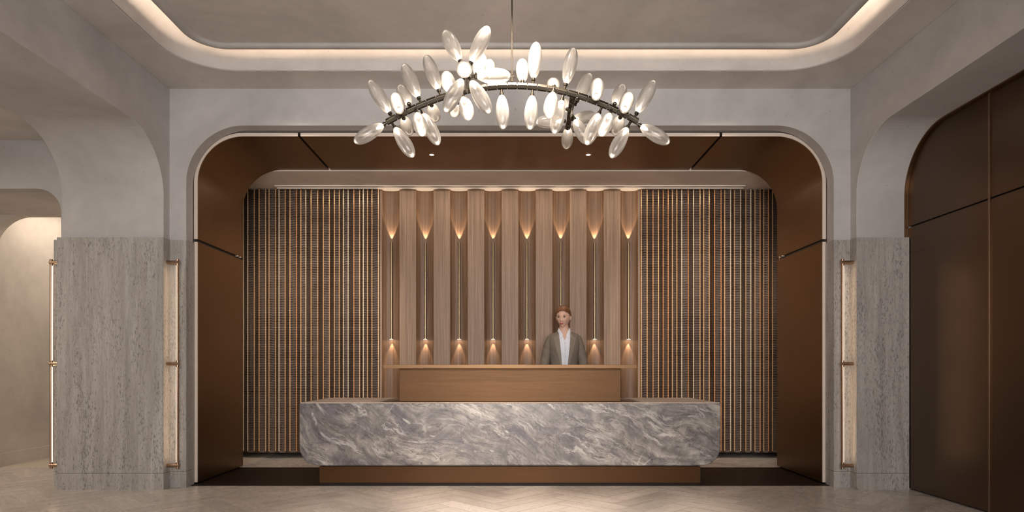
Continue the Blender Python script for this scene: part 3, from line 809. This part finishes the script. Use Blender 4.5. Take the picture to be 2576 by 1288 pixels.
def head_surface(bm, grow=0.0, keep=None, nu=72, nv=60):
    """head centred at origin, face to -y, height .235, chin at z=-.118"""
    V = []
    for j in range(nv + 1):
        ph = -PI / 2 + PI * j / nv; row = []
        for i in range(nu):
            th = 2 * PI * i / nu
            cp = max(0, math.cos(ph)) ** (.70 if ph > 0 else .82); x = cp * math.sin(th); y = -cp * math.cos(th); z = math.sin(ph)
            zz = z * .118
            # width and depth profile
            wx = .074 * (1 - .16 * max(0, -z) - .30 * max(0, -z) ** 2.2) ; wy = .093
            X = x * wx; Y = y * wy; Zv = zz
            if y < 0 and z < 0: Y *= 1 - .05 * (-z)
            if y > 0: Y = Y * (1.0 - .35 * max(0, -z)) + .004
            fr = max(0, -y)
            if fr > 0:
                fx = X; fz = Zv + .013
                d = 0.0
                d += .0060 * g(fz - .030, .014) * g(fx, .045)                         # brow
                d -= .0090 * (g(fx - .031, .017) + g(fx + .031, .017)) * g(fz - .010, .013)     # sockets
                t = (0.020 - fz) / .052                                             # nose ridge
                if 0 <= t <= 1.15: d += (.003 + .019 * min(t, 1) ** 1.4) * g(fx, .0075 + .004 * min(t, 1)) * (1 if t < 1 else max(0, 1 - (t - 1) / .15))
                d += .006 * (g(fx - .011, .006) + g(fx + .011, .006)) * g(fz + .030, .007)  # nostrils
                d += .006 * (g(fx - .042, .018) + g(fx + .042, .018)) * g(fz + .018, .020)  # cheeks
                d += .0075 * g(fz + .058, .012) * g(fx, .026)                         # mouth
                d -= .004 * g(fz + .0575, .0022) * g(fx, .024)
                d += .010 * g(fz + .098, .018) * g(fx, .022)                          # chin
                d -= .003 * g(fz + .077, .007) * g(fx, .02)
                Y -= d * min(1, fr * 1.6)
            v = Vector((X, Y, Zv)); v += v.normalized() * grow
            row.append(v)
        V.append(row)
    vs = [[None] * nu for _ in range(nv + 1)]
    bot = bm.verts.new(sum(V[0], Vector()) / nu); top = bm.verts.new(sum(V[-1], Vector()) / nu)
    for j in range(1, nv):
        for i in range(nu): vs[j][i] = bm.verts.new(V[j][i])
    def ok(q): return keep is None or keep(q)
    for i in range(nu):
        k = (i + 1) % nu
        if ok((V[0][i] + V[1][i]) / 2): bm.faces.new((bot, vs[1][k], vs[1][i]))
        if ok((V[-1][i] + V[-2][i]) / 2): bm.faces.new((vs[nv - 1][i], vs[nv - 1][k], top))
        for j in range(1, nv - 1):
            if ok((V[j][i] + V[j + 1][k]) / 2): bm.faces.new((vs[j][i], vs[j][k], vs[j + 1][k], vs[j + 1][i]))
    if keep:
        bmesh.ops.delete(bm, geom=[v for v in bm.verts if not v.link_faces], context='VERTS')
WX = (1419 - CX) * 6.85 / F
pr_ = thing('person', 'person in taupe blazer and white shirt, auburn hair tied back, standing behind the desk', 'person', (WX, 6.85, 0))
HC = Vector((-.008, -.012, 1.588)); HM = Matrix.Translation(HC) @ Matrix.Rotation(math.radians(-19), 4, 'Z') @ Matrix.Rotation(math.radians(2), 4, 'X')
bm = bmesh.new()
hb = bmesh.new(); head_surface(hb)
for s in (-1, 1):      # ears
    e = bmesh.new(); bmesh.ops.create_uvsphere(e, u_segments=16, v_segments=10, radius=1)
    for v in e.verts: v.co = Vector((s * (.074 + .014 * v.co.x * s * .9), .012 + .017 * v.co.y, -.004 + .030 * v.co.z))
    tmp = bpy.data.meshes.new('t'); e.to_mesh(tmp); e.free(); hb.from_mesh(tmp)
bmesh.ops.transform(hb, matrix=HM, verts=hb.verts)
tmp = bpy.data.meshes.new('t'); hb.to_mesh(tmp); hb.free(); bm.from_mesh(tmp)
# neck and torso
rings(bm, [((0, 0, .82), .13, .09), ((0, 0, .88), .155, .105), ((0, 0, .97), .150, .10), ((0, 0, 1.08), .122, .085), ((0, 0, 1.2), .138, .098),
           ((0, 0, 1.30), .148, .096), ((0, .004, 1.37), .138, .070), ((0, .008, 1.40), .105, .056), ((0, .010, 1.435), .07, .056), ((0, .008, 1.46), .052, .052), ((-.002, .004, 1.50), .048, .050), ((-.006, 0, 1.56), .048, .05)])
SH = [(-1, (-.130, .01, 1.372)), (1, (.130, .01, 1.372))]
arms = {}
for s, sh_ in SH:
    pts_ = [sh_, (s * .154, .012, 1.30), (s * .180, .012, 1.20), (s * .203, .0, 1.09), (s * .205, -.06, .99), (s * .19, -.15, .90), (s * .18, -.19, .865)]
    rad_ = [.036, .038, .036, .036, .034, .030, .027]
    arms[s] = (pts_, rad_); a, b = smoothpts(pts_, rad_); tube(bm, a, b)
    # hand: palm and five fingers, resting on the work surface behind the counter
    wv = Vector((s * .18, -.19, .865)); tube(bm, *smoothpts([wv, wv + Vector((-s * .005, -.035, -.03)), wv + Vector((-s * .008, -.075, -.05))], [.026, .036, .036]), squash=.5)
    for k in range(4):
        bx_ = wv + Vector((-s * .008 + (k - 1.5) * .019, -.078, -.051)); ln = (.062, .072, .068, .052)[k]
        tube(bm, [bx_, bx_ + Vector((0, -ln * .45, .006)), bx_ + Vector((0, -ln * .8, -.004)), bx_ + Vector((0, -ln, -.014))], [.0085, .0082, .0075, .006], n=8)
    tb = wv + Vector((-s * .034, -.03, -.03)); tube(bm, [tb, tb + Vector((-s * .02, -.025, -.004)), tb + Vector((-s * .026, -.052, -.010))], [.011, .0095, .007], n=8)
    a, b = smoothpts([(s * .085, 0, .86), (s * .09, -.005, .65), (s * .09, -.004, .48), (s * .09, .01, .28), (s * .09, .015, .09)], [.088, .072, .055, .050, .035]); tube(bm, a, b)
    tube(bm, [(s * .09, .03, .045), (s * .092, -.04, .045), (s * .095, -.12, .03), (s * .097, -.17, .022)], [.036, .036, .034, .02], squash=.8)
body = obj('body', bm, SKIN, pr_); rm = body.modifiers.new('r', 'REMESH'); rm.mode = 'VOXEL'; rm.voxel_size = .0042; rm.use_smooth_shade = True
sm = body.modifiers.new('s', 'SMOOTH'); sm.factor = .4; sm.iterations = 2
# face parts
def hpart(name, bm, mat, smooth=True, lab=None):
    if not name.startswith('hair'): bmesh.ops.translate(bm, vec=(0, 0, -.013), verts=bm.verts)
    bmesh.ops.transform(bm, matrix=HM, verts=bm.verts); o = obj(name, bm, mat, pr_, smooth=smooth)
    if lab: o['label'] = lab
    return o
for s in (-1, 1):
    e = bmesh.new(); bmesh.ops.create_uvsphere(e, u_segments=16, v_segments=10, radius=1)
    for v in e.verts: v.co = Vector((s * .031 + .0135 * v.co.x, -.0765 + .006 * v.co.y - .002, .008 + .0043 * v.co.z))
    hpart('eye', e, EYEW)
    e = bmesh.new(); bmesh.ops.create_uvsphere(e, u_segments=12, v_segments=8, radius=1)
    for v in e.verts: v.co = Vector((s * .031 + .0068 * v.co.x, -.0815 + .004 * v.co.y, .0085 + .0050 * v.co.z))
    hpart('iris', e, EYED)
    e = bmesh.new(); tube(e, [(s * .016, -.084, .0135), (s * .031, -.0855, .0165), (s * .046, -.076, .012)], [.0014, .0034, .0018], n=8); hpart('eyelash', e, EYED)
    e = bmesh.new(); tube(e, [(s * .013, -.0905, .026), (s * .030, -.0885, .031), (s * .049, -.0745, .027)], [.0014, .0026, .0012], n=8); hpart('eyebrow', e, BROW)
e = bmesh.new(); a, b = smoothpts([(-.024, -.082, -.0490), (-.012, -.0945, -.0545), (0, -.0985, -.056), (.012, -.0945, -.0545), (.024, -.082, -.0490)], [.001, .0032, .0032, .0032, .001]); tube(e, a, b, n=10); hpart('upper_lip', e, LIPS)
e = bmesh.new(); a, b = smoothpts([(-.022, -.083, -.0510), (-.010, -.0940, -.0615), (0, -.0970, -.0635), (.010, -.0940, -.0615), (.022, -.083, -.0510)], [.001, .0036, .0042, .0036, .001]); tube(e, a, b, n=10); hpart('lower_lip', e, LIPS)
# hair swept back with a low bun
def hk(q):
    a = abs(q.x - .006)
    if a < .047 and q.y < 0: line = .063 - 13 * max(0, a - .012) ** 2
    elif q.y < 0: line = .047 - max(0, q.y + .045) * (.042 / .045)
    elif q.y < .034: line = .005
    else: line = -.060
    return q.z > line
hm = bmesh.new(); head_surface(hm, .0065, hk, 260, 200); h = hpart('hair', hm, HAIR); so_ = h.modifiers.new('s', 'SOLIDIFY'); so_.thickness = .008; so_.offset = -.2
e = bmesh.new(); bmesh.ops.create_uvsphere(e, u_segments=20, v_segments=14, radius=1)
for v in e.verts: v.co = Vector((.034 * v.co.x, .103 + .026 * v.co.y, -.025 + .032 * v.co.z))
hpart('hair_bun', e, HAIR)
# shirt
def torso_rings(gr):
    return [((0, 0, .98), .150 + gr, .10 + gr), ((0, 0, 1.08), .126 + gr, .088 + gr), ((0, -.002, 1.2), .142 + gr, .106 + gr), ((0, -.002, 1.27), .152 + gr, .106 + gr), ((0, .002, 1.33), .155 + gr, .092 + gr),
            ((0, .006, 1.375), .153 + gr, .078 + gr), ((0, .010, 1.402), .138 + gr, .066 + gr), ((0, .012, 1.420), .100 + gr * .6, .062 + gr * .6), ((0, .012, 1.435), .070 + gr * .4, .058 + gr * .4)]
def finer(rs, k=5):
    out = []
    for (c0, a0, b0), (c1, a1, b1) in zip(rs, rs[1:]):
        for j in range(k):
            t = j / k; out.append((tuple(c0[i] * (1 - t) + c1[i] * t for i in range(3)), a0 * (1 - t) + a1 * t, b0 * (1 - t) + b1 * t))
    out.append(rs[-1]); return out
def cut(bm, test):
    bmesh.ops.delete(bm, geom=[f for f in bm.faces if test(f.calc_center_median())], context='FACES')
bm = bmesh.new(); rings(bm, finer(torso_rings(.006), 18), 220, cap=False)
cut(bm, lambda c: c.y < 0 and c.z > 1.335 and abs(c.x) < (c.z - 1.335) * .42)
o = obj('shirt', bm, SHIRT, pr_, smooth=True); q = o.modifiers.new('s', 'SOLIDIFY'); q.thickness = .003
q = o.modifiers.new('d', 'SMOOTH'); q.iterations = 2
def surf_y(rs, x, z):
    for (c0, a0, b0), (c1, a1, b1) in zip(rs, rs[1:]):
        if c0[2] <= z <= c1[2]:
            t = (z - c0[2]) / (c1[2] - c0[2]); a_ = a0 * (1 - t) + a1 * t; b_ = b0 * (1 - t) + b1 * t
            return c0[1] * (1 - t) + c1[1] * t - b_ * math.sqrt(max(0, 1 - (x / a_) ** 2))
    return -.08
bm = bmesh.new(); zz = [1.0 + .02 * k for k in range(17)]
A = [bm.verts.new((-.009, surf_y(torso_rings(.0085), .009, z), z)) for z in zz]; B = [bm.verts.new((.009, surf_y(torso_rings(.0085), .009, z), z)) for z in zz]
for i in range(16): bm.faces.new((A[i], A[i + 1], B[i + 1], B[i]))
o = obj('shirt_placket', bm, SHIRT, pr_, smooth=True); q = o.modifiers.new('s', 'SOLIDIFY'); q.thickness = .002
for z in (1.09, 1.16, 1.23, 1.30): y = surf_y(torso_rings(.0105), 0, z); obj('button', CY((0, y, z), (0, y - .002, z), .0045, n=12), EYEW, pr_)
for s in (-1, 1):      # pointed collar leaves
    bm = bmesh.new()
    f1 = [(s * .058, .035, 1.470), (s * .060, -.012, 1.470), (s * .040, -.048, 1.440), (s * .016, -.078, 1.385)]
    f2 = [(s * .072, .038, 1.432), (s * .078, -.012, 1.420), (s * .066, -.062, 1.385), (s * .052, -.090, 1.350)]
    A = [bm.verts.new(p) for p in f1]; B = [bm.verts.new(p) for p in f2]
    for i in range(3): bm.faces.new((A[i], A[i + 1], B[i + 1], B[i]))
    o = obj('collar', bm, SHIRT, pr_, smooth=False); q = o.modifiers.new('s', 'SOLIDIFY'); q.thickness = .004
bm = bmesh.new()
a = [bm.verts.new((.064 * math.cos(t), .012 + .058 * math.sin(t), 1.43)) for t in [PI * k / 12 for k in range(13)]]
b = [bm.verts.new((.058 * math.cos(t), .012 + .052 * math.sin(t), 1.475)) for t in [PI * k / 12 for k in range(13)]]
for i in range(12): bm.faces.new((a[i], a[i + 1], b[i + 1], b[i]))
o = obj('collar_band', bm, SHIRT, pr_, smooth=True); q = o.modifiers.new('s', 'SOLIDIFY'); q.thickness = .004
# blazer
def vw(z): return .004 if z < .98 else .034 + (z - 1.08) * .098
bm = bmesh.new(); rings(bm, finer([((0, 0, .80), .185, .125), ((0, 0, .90), .178, .125)] + torso_rings(.018), 9), 160, cap=False)
cut(bm, lambda c: c.y < 0 and abs(c.x) < vw(c.z))
o = obj('blazer', bm, JACK, pr_, smooth=True); q = o.modifiers.new('s', 'SOLIDIFY'); q.thickness = .006
for s in (-1, 1):
    pts_, rad_ = arms[s]
    pp = [(s * .128, .008, 1.374)] + [(x * 1.0 + s * .004, y, z) for x, y, z in pts_[1:6]]
    bm = bmesh.new(); a, b = smoothpts(pp, [.050, .054, .055, .051, .050, .045], 5)
    tube(bm, a, b, n=24)
    rr_ = random.Random(5 + s)
    for v in bm.verts:
        v.co += Vector((math.sin(v.co.z * 75 + v.co.y * 60), math.cos(v.co.z * 62 + v.co.x * 40), 0)) * .0035 * (1 if v.co.z < 1.33 else .2)
    o = obj('sleeve', bm, JACK, pr_, smooth=True); q = o.modifiers.new('b', 'SUBSURF'); q.levels = 1; q.render_levels = 1
    # lapel, notched
    bm = bmesh.new()
    def fy(x, z):     # blazer front surface
        rs = torso_rings(.021); 
        for (c0, a0, b0), (c1, a1, b1) in zip(rs, rs[1:]):
            if c0[2] <= z <= c1[2]:
                t = (z - c0[2]) / (c1[2] - c0[2]); a_ = a0 * (1 - t) + a1 * t; b_ = b0 * (1 - t) + b1 * t; cy = c0[1] * (1 - t) + c1[1] * t
                return cy - b_ * math.sqrt(max(0, 1 - (x / a_) ** 2)) - .004
        return .0 - .04
    inn = [(.028, 1.04), (.036, 1.12), (.045, 1.21), (.054, 1.30), (.060, 1.36), (.062, 1.415)]
    out = [(.030, 1.035), (.058, 1.12), (.080, 1.20), (.102, 1.29), (.122, 1.368), (.090, 1.375)]
    A = [bm.verts.new((s * x, fy(x, z), z)) for x, z in inn]; B = [bm.verts.new((s * x, fy(x, z), z)) for x, z in out]
    for i in range(5): bm.faces.new((A[i], A[i + 1], B[i + 1], B[i]))
    o = obj('lapel', bm, LAPEL, pr_); q = o.modifiers.new('s', 'SOLIDIFY'); q.thickness = .006
    bm = bmesh.new()
    q1 = [(.066, -.052, 1.385), (.074, -.025, 1.425), (.074, .03, 1.445), (.05, .07, 1.45), (0, .083, 1.45)]
    q2 = [(.102, -.052, 1.372), (.104, -.012, 1.405), (.094, .035, 1.415), (.06, .082, 1.42), (0, .095, 1.42)]
    A = [bm.verts.new((s * x, y, z)) for x, y, z in q1]; B = [bm.verts.new((s * x, y, z)) for x, y, z in q2]
    for i in range(4): bm.faces.new((A[i], A[i + 1], B[i + 1], B[i]))
    o = obj('blazer_collar', bm, LAPEL, pr_, smooth=True); q = o.modifiers.new('s', 'SOLIDIFY'); q.thickness = .006
    bm = bmesh.new(); a, b = smoothpts([(s * .085, 0, .84), (s * .092, -.004, .65), (s * .092, 0, .45), (s * .092, .01, .25), (s * .092, .015, .06)], [.100, .088, .075, .072, .070]); tube(bm, a, b, n=20)
    obj('trouser_leg', bm, TROU, pr_, smooth=True)
    bm = bmesh.new(); tube(bm, [(s * .09, .05, .045), (s * .092, -.04, .045), (s * .095, -.12, .034), (s * .097, -.185, .026)], [.045, .043, .042, .022], squash=.9)
    for v in bm.verts: v.co.z = max(v.co.z, .001)
    obj('shoe', bm, EYED, pr_, smooth=True)
